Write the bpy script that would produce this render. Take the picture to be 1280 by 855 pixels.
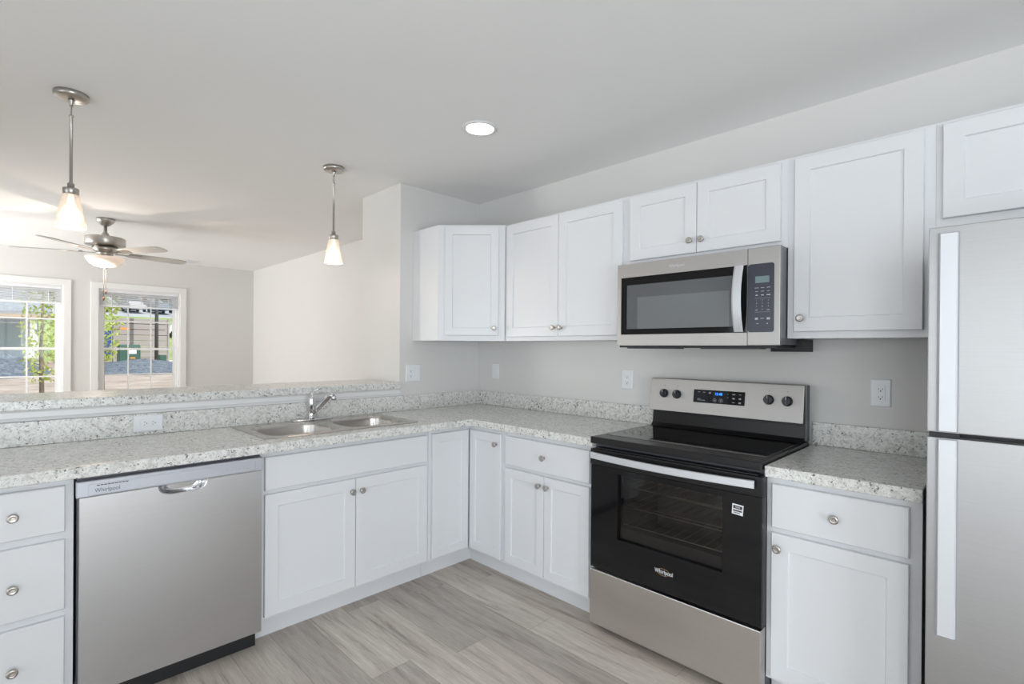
import bpy, bmesh, math, random
from mathutils import Vector, Matrix
random.seed(7)
for o in list(bpy.data.objects): bpy.data.objects.remove(o)
S = bpy.context.scene; COL = S.collection; PI = math.pi
V = Vector

# ------------------------------------------------------------------ camera
cam_d = bpy.data.cameras.new('camera'); cam = bpy.data.objects.new('camera', cam_d); COL.objects.link(cam); S.camera = cam
_y, _p, _r = math.radians(44.967), math.radians(-.1264), math.radians(.4113)
_f = V((-math.sin(_y)*math.cos(_p), math.cos(_y)*math.cos(_p), math.sin(_p)))
_rt = V((math.cos(_y), math.sin(_y), 0)); _up = _rt.cross(_f)
_r2 = _rt*math.cos(_r)+_up*math.sin(_r); _u2 = -_rt*math.sin(_r)+_up*math.cos(_r)
cam.matrix_world = Matrix(((_r2.x,_u2.x,-_f.x,3.0247),(_r2.y,_u2.y,-_f.y,-2.674),(_r2.z,_u2.z,-_f.z,1.3453),(0,0,0,1)))
cam_d.sensor_width = 36; cam_d.lens = 634.962*36/1280; cam_d.shift_x = 2.0516/1280; cam_d.shift_y = 10.2385/1280
cam_d.clip_start = .05; cam_d.clip_end = 400

# ------------------------------------------------------------------ world, sun, added fill lamps, exposure
S.view_settings.view_transform = 'Standard'; S.view_settings.look = 'None'
S.view_settings.gamma = 1; S.view_settings.use_curve_mapping = False
S.view_settings.exposure = 0.0
w = bpy.data.worlds.new('sky'); S.world = w; w.use_nodes = True
bg = w.node_tree.nodes['Background']; bg.inputs[0].default_value = (.80,.90,1.0,1); bg.inputs[1].default_value = .85
def light(name, kind, loc, energy, color=(1,1,1), rot=None, aim=None, **kw):
    d = bpy.data.lights.new(name, kind); d.energy = energy; d.color = color
    for k, v in kw.items(): setattr(d, k, v)
    o = bpy.data.objects.new(name, d); COL.objects.link(o); o.location = loc
    if aim is not None: o.rotation_euler = V(aim).to_track_quat('-Z','Y').to_euler()
    return o
light('sun','SUN',(0,0,20),4.4,(1,.95,.88),aim=(-.72,-.36,-.75),angle=.02)
FILL_TINT = (.90,.952,1.0)
# added area lamps outside invented openings, standing in for daylight behind the camera
light('added_fill_dining','AREA',(1.30,-5.15,1.25),24,FILL_TINT,aim=(.12,1,.15),shape='RECTANGLE',size=2.0,size_y=1.95)
light('added_fill_kitchen','AREA',(4.25,-5.15,1.25),82,FILL_TINT,aim=(-.15,1,.15),shape='RECTANGLE',size=1.7,size_y=1.95)
light('added_fill_patio','AREA',(5.8,-2.6,1.2),90,FILL_TINT,aim=(-1,0,.1),shape='RECTANGLE',size=1.8,size_y=1.8)
light('added_fill_living','AREA',(-3.9,-5.35,1.15),190,(1,.98,.96),aim=(-.1,1,.12),shape='RECTANGLE',size=2.0,size_y=1.5)

# ------------------------------------------------------------------ materials
def nodes(name):
    m = bpy.data.materials.new(name); m.use_nodes = True
    return m, m.node_tree, m.node_tree.nodes['Principled BSDF']
def mat(name, col, rough=.5, metal=0, **kw):
    m, t, b = nodes(name)
    b.inputs['Base Color'].default_value = (*col, 1); b.inputs['Roughness'].default_value = rough; b.inputs['Metallic'].default_value = metal
    for k, v in kw.items(): b.inputs[k.replace('_',' ')].default_value = v
    # a little procedural life in every surface
    n = t.nodes.new('ShaderNodeTexNoise'); n.inputs['Scale'].default_value = 6; n.inputs['Detail'].default_value = 2
    tc = t.nodes.new('ShaderNodeTexCoord'); t.links.new(tc.outputs['Object'], n.inputs['Vector'])
    mr = t.nodes.new('ShaderNodeMapRange'); mr.inputs[3].default_value = max(0, rough-.03); mr.inputs[4].default_value = min(1, rough+.03)
    t.links.new(n.outputs['Fac'], mr.inputs[0]); t.links.new(mr.outputs[0], b.inputs['Roughness'])
    return m
def ramp(t, stops):
    r = t.nodes.new('ShaderNodeValToRGB'); e = r.color_ramp.elements
    e[0].position, e[0].color = stops[0][0], (*stops[0][1],1); e[1].position, e[1].color = stops[-1][0], (*stops[-1][1],1)
    for p, c in stops[1:-1]:
        x = e.new(p); x.color = (*c,1)
    return r
def tex(t, kind, scale, vec=None, **kw):
    n = t.nodes.new(kind); n.inputs['Scale'].default_value = scale
    for k, v in kw.items(): n.inputs[k].default_value = v
    if vec: t.links.new(vec, n.inputs['Vector'])
    return n
def coords(t, scale=(1,1,1), rot=(0,0,0)):
    tc = t.nodes.new('ShaderNodeTexCoord'); mp = t.nodes.new('ShaderNodeMapping')
    mp.inputs['Scale'].default_value = scale; mp.inputs['Rotation'].default_value = rot
    t.links.new(tc.outputs['Object'], mp.inputs['Vector']); return mp.outputs[0]
def mixc(t, fac, a, b, mode='MIX'):
    m = t.nodes.new('ShaderNodeMix'); m.data_type = 'RGBA'; m.blend_type = mode
    for s, v in ((m.inputs[0], fac), (m.inputs[6], a), (m.inputs[7], b)):
        if isinstance(v, (int, float)): s.default_value = v
        elif isinstance(v, tuple): s.default_value = (*v,1)
        else: t.links.new(v, s)
    return m.outputs[2]
def mth(t, op, a, b=0.0, c=None):
    m = t.nodes.new('ShaderNodeMath'); m.operation = op
    for i, v in enumerate((a, b) if c is None else (a, b, c)):
        if isinstance(v, (int, float)): m.inputs[i].default_value = v
        else: t.links.new(v, m.inputs[i])
    return m.outputs[0]
def bump(t, b, h, strength, dist=.001):
    n = t.nodes.new('ShaderNodeBump'); n.inputs['Strength'].default_value = strength; n.inputs['Distance'].default_value = dist
    t.links.new(h, n.inputs['Height']); t.links.new(n.outputs[0], b.inputs['Normal'])

def paint(name, col, rough, bs=.06):
    m, t, b = nodes(name); v = coords(t)
    n = tex(t, 'ShaderNodeTexNoise', 260, v, Detail=2); n2 = tex(t, 'ShaderNodeTexNoise', 1.3, v)
    c = mixc(t, n2.outputs['Fac'], tuple(x*.985 for x in col), tuple(min(1,x*1.015) for x in col))
    t.links.new(c, b.inputs['Base Color']); b.inputs['Roughness'].default_value = rough
    bump(t, b, n.outputs['Fac'], bs, .0006); return m
M_WALL = paint('greige_wall_paint', (.70,.688,.675), .7)
M_CEIL = paint('ceiling_paint', (.88,.875,.87), .85)
M_TRIM = paint('white_trim_paint', (.80,.80,.80), .35, .02)
M_CAB = paint('white_cabinet_paint', (.735,.742,.768), .30, .015)

def granite():
    m, t, b = nodes('speckled_laminate'); v = coords(t)
    warp = tex(t, 'ShaderNodeTexNoise', 22, v, Detail=3)
    vv = t.nodes.new('ShaderNodeVectorMath'); vv.operation = 'MULTIPLY_ADD'; t.links.new(warp.outputs['Color'], vv.inputs[0]); vv.inputs[1].default_value = (.03,.03,.03); t.links.new(v, vv.inputs[2]); wv = vv.outputs[0]
    a = tex(t, 'ShaderNodeTexNoise', 48, wv, Detail=4, Roughness=.65)
    r1 = ramp(t, [(.30,(.47,.46,.435)),(.42,(.64,.635,.61)),(.54,(.76,.76,.735)),(.70,(.82,.82,.805))]); t.links.new(a.outputs['Fac'], r1.inputs[0])
    g = tex(t, 'ShaderNodeTexNoise', 130, wv, Detail=3, Roughness=.65)
    rg = ramp(t, [(.54,(0,0,0)),(.60,(1,1,1))]); t.links.new(g.outputs['Fac'], rg.inputs[0])
    c = mixc(t, mth(t,'MULTIPLY',rg.outputs[0],.5), r1.outputs[0], (.30,.29,.29))
    d = tex(t, 'ShaderNodeTexNoise', 85, wv, Detail=2.5, Roughness=.6)
    d2 = tex(t, 'ShaderNodeTexNoise', 9, v, Detail=1)
    th = mth(t,'ADD', d.outputs['Fac'], mth(t,'MULTIPLY', mth(t,'SUBTRACT',d2.outputs['Fac'],.5), .16))
    rd = ramp(t, [(.620,(0,0,0)),(.655,(1,1,1))]); t.links.new(th, rd.inputs[0])
    c = mixc(t, mth(t,'MULTIPLY',rd.outputs[0],.9), c, (.09,.085,.095))
    wsp = tex(t, 'ShaderNodeTexNoise', 75, wv, Detail=1); rw = ramp(t, [(.60,(0,0,0)),(.66,(1,1,1))]); t.links.new(wsp.outputs['Fac'], rw.inputs[0])
    c = mixc(t, mth(t,'MULTIPLY',rw.outputs[0],.5), c, (.80,.80,.78))
    t.links.new(c, b.inputs['Base Color']); b.inputs['Roughness'].default_value = .25; b.inputs['Specular IOR Level'].default_value = .5
    return m
M_GRAN = granite()

def steel(name, col, rough, axis_scale, mottling=.06):
    m, t, b = nodes(name); v = coords(t, axis_scale)
    n = tex(t, 'ShaderNodeTexNoise', 1, v, Detail=4, Roughness=.7)
    big = tex(t, 'ShaderNodeTexNoise', 2.2, coords(t), Detail=2)
    c = mixc(t, n.outputs['Fac'], tuple(x*.90 for x in col), tuple(min(1,x*1.08) for x in col))
    t.links.new(c, b.inputs['Base Color']); b.inputs['Metallic'].default_value = 1
    mr = t.nodes.new('ShaderNodeMapRange'); mr.inputs[3].default_value = rough-mottling; mr.inputs[4].default_value = rough+mottling; b.inputs['Anisotropic'].default_value = .6
    t.links.new(big.outputs['Fac'], mr.inputs[0]); t.links.new(mr.outputs[0], b.inputs['Roughness'])
    bump(t, b, n.outputs['Fac'], .10, .0004); return m
M_SSH = steel('brushed_steel_horizontal', (.66,.635,.61), .34, (4,4,700))
M_SSD = steel('brushed_steel_dishwasher', (.61,.61,.625), .33, (4,4,700), .09)
M_SSR = steel('brushed_steel_range', (.42,.405,.395), .46, (4,4,700))
M_SSF = steel('brushed_steel_fridge', (.455,.45,.455), .55, (4,4,600))
M_SINK = steel('sink_steel', (.55,.52,.49), .27, (60,60,60))
M_NICK = mat('brushed_nickel', (.50,.47,.44), .33, 1)
M_CHR = mat('chrome', (.72,.72,.74), .08, 1)
M_PLSIL = mat('silver_panel', (.50,.51,.56), .38, .35)
M_HAND = mat('satin_handle', (.66,.67,.70), .45, .45)
M_BLKG = mat('black_glass', (.008,.008,.009), .05, 0, Specular_IOR_Level=.35)
M_BLK = mat('black_enamel', (.014,.013,.014), .30, 0, Specular_IOR_Level=.35)
M_BLKM = mat('matt_black', (.012,.012,.014), .5, 0)
M_DGRY = mat('dark_grey_side', (.09,.09,.11), .42, .3)
M_PLAS = mat('white_plastic', (.80,.81,.84), .3)
M_SLOT = mat('slot_dark', (.05,.045,.045), .6)
M_KNOBB = mat('knob_black', (.035,.037,.045), .35)
M_MARK = mat('print_grey', (.45,.47,.5), .6)
M_PRINT = mat('print_dark', (.10,.10,.13), .6)
M_ORNG = mat('logo_gold', (.70,.42,.18), .4)
M_CAV = mat('oven_cavity', (.12,.115,.11), .5)
M_RACK = mat('rack_wire', (.80,.76,.62), .3, .6)
M_FANB = mat('fan_blade', (.50,.48,.46), .45)
M_VINYL = mat('window_vinyl', (.84,.84,.84), .3)
def emis(name, col, s, base=(.8,.8,.8), trans=0):
    m, t, b = nodes(name); b.inputs['Base Color'].default_value = (*base,1)
    b.inputs['Emission Color'].default_value = (*col,1); b.inputs['Emission Strength'].default_value = s; b.inputs['Roughness'].default_value = .4
    if trans:
        mx = t.nodes.new('ShaderNodeMixShader'); tr = t.nodes.new('ShaderNodeBsdfTransparent'); tr.inputs[0].default_value = (1,.96,.9,1)
        mx.inputs[0].default_value = trans; t.links.new(b.outputs[0], mx.inputs[1]); t.links.new(tr.outputs[0], mx.inputs[2])
        t.links.new(mx.outputs[0], t.nodes['Material Output'].inputs[0])
    return m
M_LENS = emis('led_lens', (1,.98,.95), 6)
M_BULB = emis('warm_bulb', (1,.86,.70), 4.5)
M_SHADE = emis('frosted_shade', (1,.86,.74), .26, (.62,.58,.54), .40)
M_BOWL = emis('alabaster_bowl', (1,.74,.55), .30, (.85,.75,.66))
M_BLUE = emis('blue_digits', (.03,.25,1), 3.0, (0,0,0))
M_LCD = mat('grey_display', (.17,.24,.25), .3)
def glass(name, tint, refl, fac=None):
    m = bpy.data.materials.new(name); m.use_nodes = True; t = m.node_tree; t.nodes.remove(t.nodes['Principled BSDF'])
    tr = t.nodes.new('ShaderNodeBsdfTransparent'); tr.inputs[0].default_value = (*tint,1)
    gl = t.nodes.new('ShaderNodeBsdfGlossy'); gl.inputs['Roughness'].default_value = .02
    mx = t.nodes.new('ShaderNodeMixShader'); fr = t.nodes.new('ShaderNodeFresnel'); fr.inputs[0].default_value = refl
    t.links.new(fr.outputs[0], mx.inputs[0]); t.links.new(tr.outputs[0], mx.inputs[1]); t.links.new(gl.outputs[0], mx.inputs[2])
    t.links.new(mx.outputs[0], t.nodes['Material Output'].inputs[0]); return m
M_GLASS = glass('clear_glass', (.97,.98,.975), 1.22)
M_OVENG = glass('smoked_oven_glass', (.62,.61,.60), 1.5)

def floor_mat():
    m, t, b = nodes('grey_oak_vinyl_planks')
    tc = t.nodes.new('ShaderNodeTexCoord'); sp = t.nodes.new('ShaderNodeSeparateXYZ'); t.links.new(tc.outputs['Object'], sp.inputs[0])
    W, L = .18, 1.22
    ry = mth(t,'DIVIDE',mth(t,'ADD',sp.outputs[1],-.015),W); row = mth(t,'FLOOR',ry)
    rx = mth(t,'ADD',mth(t,'DIVIDE',sp.outputs[0],L),mth(t,'MULTIPLY_ADD',row,.4593,20.168)); colm = mth(t,'FLOOR',rx)
    cb = t.nodes.new('ShaderNodeCombineXYZ'); t.links.new(row, cb.inputs[0]); t.links.new(colm, cb.inputs[1])
    w2 = t.nodes.new('ShaderNodeTexWhiteNoise'); w2.noise_dimensions = '2D'; t.links.new(cb.outputs[0], w2.inputs['Vector'])
    # per-plank shifted grain
    sh = t.nodes.new('ShaderNodeVectorMath'); sh.operation = 'MULTIPLY_ADD'; t.links.new(w2.outputs['Color'], sh.inputs[0]); sh.inputs[1].default_value = (9,9,9); t.links.new(tc.outputs['Object'], sh.inputs[2])
    mp = t.nodes.new('ShaderNodeMapping'); mp.inputs['Scale'].default_value = (.9,9,1); t.links.new(sh.outputs[0], mp.inputs[0])
    g = tex(t,'ShaderNodeTexNoise',2.2,mp.outputs[0],Detail=8,Roughness=.66,Distortion=.5)
    mp2 = t.nodes.new('ShaderNodeMapping'); mp2.inputs['Scale'].default_value = (6,120,1); t.links.new(sh.outputs[0], mp2.inputs[0])
    g2 = tex(t,'ShaderNodeTexNoise',2,mp2.outputs[0],Detail=4,Roughness=.7)
    r1 = ramp(t,[(.30,(.25,.222,.20)),(.43,(.44,.402,.37)),(.58,(.52,.485,.45)),(.75,(.60,.565,.53))]); t.links.new(g.outputs['Fac'], r1.inputs[0])
    tone = ramp(t,[(.0,(.74,.71,.69)),(.25,(.96,.925,.90)),(.55,(1.16,1.11,1.06)),(1,(1.28,1.26,1.23))]); t.links.new(w2.outputs['Value'], tone.inputs[0])
    c = mixc(t,1.0,r1.outputs[0],tone.outputs[0],'MULTIPLY')
    rf = ramp(t,[(.3,(.80,.79,.78)),(.65,(1.08,1.08,1.08))]); t.links.new(g2.outputs['Fac'], rf.inputs[0]); c = mixc(t,1.0,c,rf.outputs[0],'MULTIPLY')
    fy = mth(t,'FRACT',ry); fx = mth(t,'FRACT',rx)
    ey = mth(t,'MINIMUM',fy,mth(t,'SUBTRACT',1,fy)); ex = mth(t,'MINIMUM',fx,mth(t,'SUBTRACT',1,fx))
    seam = mth(t,'MAXIMUM',mth(t,'LESS_THAN',ey,.0065),mth(t,'LESS_THAN',ex,.0011))
    c = mixc(t,mth(t,'MULTIPLY',seam,.45),c,(.12,.11,.10))
    t.links.new(c,b.inputs['Base Color']); b.inputs['Roughness'].default_value = .42; b.inputs['Specular IOR Level'].default_value = .4
    bump(t,b,g2.outputs['Fac'],.12,.0006); return m
M_FLOOR = floor_mat()

# ------------------------------------------------------------------ mesh helpers
class MB:
    """collects shapes; local frame given by a matrix"""
    def __init__(s, mx=None): s.bm = bmesh.new(); s.mx = mx or Matrix.Identity(4); s.smooth = False
    def v(s, p): return s.bm.verts.new(s.mx @ V(p))
    def face(s, vs, sm=False):
        try: f = s.bm.faces.new(vs); f.smooth = sm; return f
        except ValueError: return None
    def loft(s, rings, cap0=True, cap1=True, sm=False, close=False):
        R = [[s.v(p) for p in r] for r in rings]; n = len(R[0]); pairs = list(zip(R, R[1:])) + ([(R[-1], R[0])] if close else [])
        for a, b in pairs:
            for i in range(n): s.face((a[i], a[(i+1)%n], b[(i+1)%n], b[i]), sm)
        if cap0 and not close: s.face(list(reversed(R[0])))
        if cap1 and not close: s.face(R[-1])
        return s
    def box(s, x0, x1, y0, y1, z0, z1, bv=0):
        x0,x1=sorted((x0,x1)); y0,y1=sorted((y0,y1)); z0,z1=sorted((z0,z1))
        if bv <= 0:
            q = lambda z: [(x0,y0,z),(x1,y0,z),(x1,y1,z),(x0,y1,z)]
            return s.loft([q(z0), q(z1)])
        tmp = bmesh.new(); bmesh.ops.create_cube(tmp, size=1)
        for k in tmp.verts: k.co = V((x0+(k.co.x+.5)*(x1-x0), y0+(k.co.y+.5)*(y1-y0), z0+(k.co.z+.5)*(z1-z0)))
        bmesh.ops.bevel(tmp, geom=tmp.edges[:], offset=bv, segments=2, affect='EDGES', profile=.6)
        mp = {k: s.bm.verts.new(s.mx @ k.co) for k in tmp.verts}
        for f in tmp.faces: s.face([mp[k] for k in f.verts])
        tmp.free(); return s
    def rect_rings(s, u0, u1, z0, z1, steps, cap_first=True, cap_last=True):
        """steps = [(inset, n)]: rectangles in the local x-z plane stepping along local y"""
        R = [[(u0+i,n,z0+i),(u1-i,n,z0+i),(u1-i,n,z1-i),(u0+i,n,z1-i)] for i, n in steps]
        return s.loft(R, cap_first, cap_last)
    def lathe(s, prof, c=(0,0,0), axis='Z', seg=24, cap0=True, cap1=True, ellipse=(1,1)):
        R = []
        for r, h in prof:
            ring = []
            for i in range(seg):
                a = 2*PI*i/seg; x, y = r*math.cos(a)*ellipse[0], r*math.sin(a)*ellipse[1]
                ring.append({'Z':(c[0]+x,c[1]+y,c[2]+h),'Y':(c[0]+x,c[1]+h,c[2]+y),'X':(c[0]+h,c[1]+x,c[2]+y)}[axis])
            R.append(ring)
        return s.loft(R, cap0, cap1, True)
    def tube(s, pts, r, seg=10, radii=None, flat=None):
        pts = [V(p) for p in pts]; R = []
        up = V((0,0,1))
        for i, p in enumerate(pts):
            d = (pts[min(i+1,len(pts)-1)]-pts[max(i-1,0)]).normalized()
            a = d.cross(up if abs(d.dot(up)) < .97 else V((1,0,0))).normalized(); b = a.cross(d)
            rr = radii[i] if radii else r
            fa, fb = flat or (1,1)
            R.append([p+a*rr*fa*math.cos(2*PI*k/seg)+b*rr*fb*math.sin(2*PI*k/seg) for k in range(seg)])
        return s.loft(R, True, True, True)
    def prism(s, poly, z0, z1):
        return s.loft([[(x,y,z0) for x,y in poly],[(x,y,z1) for x,y in poly]])
    def prism_n(s, poly, n0, n1):
        """polygon in the local x-z plane extruded along local y"""
        return s.loft([[(x,n0,z) for x,z in poly],[(x,n1,z) for x,z in poly]])
    def plate(s, us, vs, filled, n0, n1, plane='xz'):
        P = (lambda u,v,n:(u,n,v)) if plane=='xz' else (lambda u,v,n:(n,u,v)) if plane=='yz' else (lambda u,v,n:(u,v,n))
        c = {}
        def g(i,j,n):
            k=(i,j,n)
            if k not in c: c[k]=s.v(P(us[i],vs[j],n))
            return c[k]
        F = lambda i,j: 0<=i<len(us)-1 and 0<=j<len(vs)-1 and filled((us[i]+us[i+1])/2,(vs[j]+vs[j+1])/2)
        for i in range(len(us)-1):
            for j in range(len(vs)-1):
                if not F(i,j): continue
                s.face((g(i,j,n0),g(i+1,j,n0),g(i+1,j+1,n0),g(i,j+1,n0))); s.face((g(i,j,n1),g(i,j+1,n1),g(i+1,j+1,n1),g(i+1,j,n1)))
                for (di,dj,a,b) in ((-1,0,(i,j),(i,j+1)),(1,0,(i+1,j),(i+1,j+1)),(0,-1,(i,j),(i+1,j)),(0,1,(i,j+1),(i+1,j+1))):
                    if not F(i+di,j+dj): s.face((g(*a,n0),g(*b,n0),g(*b,n1),g(*a,n1)))
        return s
    def build(s, name, m, parent=None, bevel=0):
        bmesh.ops.remove_doubles(s.bm, verts=s.bm.verts, dist=1e-6)
        bmesh.ops.recalc_face_normals(s.bm, faces=s.bm.faces)
        org = world_org(parent)
        for k in s.bm.verts: k.co -= org
        me = bpy.data.meshes.new(name); s.bm.to_mesh(me); s.bm.free()
        me.materials.append(m); o = bpy.data.objects.new(name, me); COL.objects.link(o)
        if parent is not None: o.parent = parent
        if bevel:
            md = o.modifiers.new('bevel','BEVEL'); md.width = bevel; md.segments = 2; md.limit_method = 'ANGLE'; md.angle_limit = math.radians(40)
        return o
def world_org(o):
    p = V((0,0,0))
    while o is not None: p += o.location; o = o.parent
    return p
def thing(name, label, cat, loc=(0,0,0), group=None):
    o = bpy.data.objects.new(name, None); COL.objects.link(o); o.location = loc; o.empty_display_size = .1
    o['label'] = label; o['category'] = cat
    if group: o['group'] = group
    return o
def tag(o, label, cat, group=None, kind=None):
    o['label'] = label; o['category'] = cat
    if group: o['group'] = group
    if kind: o['kind'] = kind
    return o
def struct(o): o['kind'] = 'structure'; return o
def FX(x, flip=False):
    """local frame on a plane x = const facing +x: local x -> world +y, local y(n) -> +x"""
    return Matrix(((0,1,0,x),(1,0,0,0),(0,0,1,0),(0,0,0,1)))
def FY(y):
    """plane y = const facing -y: local x -> +x, local n -> -y"""
    return Matrix(((1,0,0,0),(0,-1,0,y),(0,0,1,0),(0,0,0,1)))
def text(name, body, size, m, parent, mx, depth=.0006, squeeze=1.0):
    """mx maps the text's own x/y/z to the world"""
    cu = bpy.data.curves.new(name,'FONT'); cu.body = body; cu.size = size; cu.extrude = depth; cu.align_x = 'CENTER'; cu.align_y = 'CENTER'
    o = bpy.data.objects.new(name+'_tmp', cu); COL.objects.link(o)
    me = bpy.data.meshes.new_from_object(o.evaluated_get(bpy.context.evaluated_depsgraph_get()))
    bpy.data.objects.remove(o); org = world_org(parent)
    for k in me.vertices: k.co = mx @ V((k.co.x*squeeze, k.co.y, k.co.z)) - org
    me.materials.clear(); me.materials.append(m); r = bpy.data.objects.new(name, me); COL.objects.link(r); r.parent = parent
    return r
def TY(x, y, z):   # text reading along +x, facing -y
    return Matrix(((1,0,0,x),(0,0,-1,y),(0,1,0,z),(0,0,0,1)))
def TX(x, y, z):   # text reading along +y, facing +x
    return Matrix(((0,0,1,x),(1,0,0,y),(0,1,0,z),(0,0,0,1)))

# ------------------------------------------------------------------ setting
H = 2.489; XL = -5.12; XR = 5.3; YB = -4.7; T = .15
struct(MB().box(XL-T, XR+T, YB-T, T, -.12, 0).build('floor', M_FLOOR))
struct(MB().box(XL-T, XR+T, YB-T, T, H, H+.2).build('ceiling', M_CEIL))
struct(MB().box(XL-T, XR+T, 0, T, 0, H).build('wall_back', M_WALL))
WZ0, WZ1 = .60, 2.073
W2 = (-1.822, -.947); W1 = (-3.029, -2.154)     # openings in the living room wall
def inany(u, v, ops): return any(a<u<b and c<v<d for a,b,c,d in ops)
ops = [(W1[0],W1[1],WZ0,WZ1),(W2[0],W2[1],WZ0,WZ1)]
struct(MB().plate([YB-T,W1[0],W1[1],W2[0],W2[1],0],[0,WZ0,WZ1,H],lambda u,v:not inany(u,v,ops),XL-T,XL,'yz').build('wall_living', M_WALL))
opf = [(-4.9,-2.9,.65,2.15),(-.45,.15,1.86,2.30),(.35,2.25,.25,2.15),(3.45,5.05,.25,2.15)]
struct(MB().plate([XL,-4.9,-2.9,-.45,.15,.35,2.25,3.45,5.05,XR],[0,.25,.65,1.86,2.15,2.30,H],lambda u,v:not inany(u,v,opf),YB-T,YB,'xz').build('wall_front', M_WALL))
opr = [(-3.5,-1.7,.06,2.1)]
struct(MB().plate([YB-T,-3.5,-1.7,0],[0,.06,2.1,H],lambda u,v:not inany(u,v,opr),XR,XR+T,'yz').build('wall_right', M_WALL))
# stub wall at the end of the bar and the half wall the bar stands on
struct(MB().box(-.525, 0, -.730, 0, 0, H, .004).build('wall_stub', M_WALL))
struct(MB().box(-.13, 0, -2.83, -.7305, 0, 1.066).build('wall_half', M_WALL))
b = MB()
b.prism_n([(0,0),(0,0)],0,0) if 0 else None
m = MB(); prof = [(0,1.020),(.004,1.020),(.006,1.028),(.012,1.036),(.012,1.058),(.018,1.066),(0,1.066)]
m.loft([[(x+.0005,-2.83,z) for x,z in prof],[(x+.0005,-.7305,z) for x,z in prof]]); struct(m.build('trim_1', M_TRIM))
bar = MB().box(-.44, .032, -2.86, -.7305, 1.067, 1.110, .005).build('bar_top', M_GRAN)
tag(bar,'long raised speckled laminate bar ledge on the half wall behind the sink','bar counter')

def baseboard(name, mb): struct(mb.build(name, M_TRIM))
baseboard('baseboard_living', MB().box(XL,XL+.014,YB,0,0,.11,.003))
baseboard('baseboard_back', MB().box(XL+.014,-.5255,-.014,0,0,.11,.003))
baseboard('baseboard_front', MB().box(XL+.014,XR,YB,YB+.014,0,.11,.003))

# windows of the living room: casing, jamb, two sashes with muntins, glass
def window(idx, y0, y1, z0, z1, x, cols, sill=True):
    root = struct(bpy.data.objects.new('window_%d'%idx, None)); COL.objects.link(root); root.location = (x,(y0+y1)/2,z0)
    c = .074
    cs = MB()
    cs.plate([y0-c,y0,y1,y1+c],[z0-c,z0,z1,z1+c],lambda u,v:not(y0<u<y1 and z0<v<z1),x,x+.018,'yz'); cs.build('casing',M_TRIM,root,.003)
    j = MB(); j.plate([y0-.0,y0+.012,y1-.012,y1],[z0,z0+.012,z1-.012,z1],lambda u,v:not(y0+.012<u<y1-.012 and z0+.012<v<z1-.012),x-T,x-.001,'yz'); j.build('jamb',M_TRIM,root)
    f = MB(); a0,a1,b0,b1 = y0+.012,y1-.012,z0+.012,z1-.012
    f.plate([a0,a0+.022,a1-.022,a1],[b0,b0+.022,b1-.022,b1],lambda u,v:not(a0+.022<u<a1-.022 and b0+.022<v<b1-.022),x-.12,x-.05,'yz'); f.build('window_frame',M_VINYL,root)
    zm = 1.312
    for nm, s0, s1, xx in (('upper_sash',zm-.014,b1-.022,x-.112),('lower_sash',b0+.022,zm+.014,x-.086)):
        g0,g1 = a0+.022,a1-.022; fr = .034; sm = MB()
        sm.plate([g0,g0+fr,g1-fr,g1],[s0,s0+(fr if nm[0]=='l' else .028),s1-(.028 if nm[0]=='l' else fr),s1],lambda u,v:not(g0+fr<u<g1-fr and s0+.028<v<s1-.028),xx,xx+.024,'yz')
        so = sm.build(nm,M_VINYL,root)
        gl = MB().box(xx+.010,xx+.014,g0+fr-.002,g1-fr+.002,s0+.026,s1-.026).build('pane',M_GLASS,so)
        mt = MB(); iw = g1-g0-2*fr
        for k in range(1,cols):
            yy = g0+fr+iw*k/cols; mt.box(xx+.005,xx+.019,yy-.008,yy+.008,s0+.026,s1-.026)
        zz = (s0+s1)/2; mt.box(xx+.0045,xx+.0195,g0+fr,g1-fr,zz-.008,zz+.008); mt.build('muntins',M_VINYL,so)
    st = MB().box(x-.05,x+.045,y0-c-.02,y1+c+.02,z0-.022,z0+.004,.004) if 0 else None
    return root
window(1,*W1,WZ0,WZ1,XL,3); window(2,*W2,WZ0,WZ1,XL,3)
def blind(y0,y1,label):
    t = thing('window_blind',label,'blind',(XL-.03,(y0+y1)/2,WZ1),'raised mini blinds of the living room')
    MB().box(XL-.045,XL-.012,y0+.016,y1-.016,WZ1-.045,WZ1-.0125,.003).build('headrail',M_PLAS,t)
    s = MB(); n = 8
    for k in range(n):
        z = WZ1-.062-k*.0185
        s.loft([[(XL-.040,yy,z+.0065),(XL-.028,yy,z+.0035),(XL-.016,yy,z-.0055),(XL-.016,yy,z-.0075),(XL-.028,yy,z+.0015),(XL-.040,yy,z+.0045)] for yy in (y0+.018,y1-.018)])
    s.build('slats',M_PLAS,t)
    MB().box(XL-.042,XL-.014,y0+.018,y1-.018,WZ1-.228,WZ1-.205,.003).build('bottom_rail',M_PLAS,t)
    for q in (.15,.5,.85):
        yy = y0+(y1-y0)*q; MB().box(XL-.0145,XL-.0125,yy-.003,yy+.003,WZ1-.21,WZ1-.045).build('ladder_cord',M_PLAS,t)
blind(*W1,'raised white mini blind in the left living room window, cut by the frame edge'); blind(*W2,'raised white mini blind in the living room window behind the ceiling fan chain')

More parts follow.
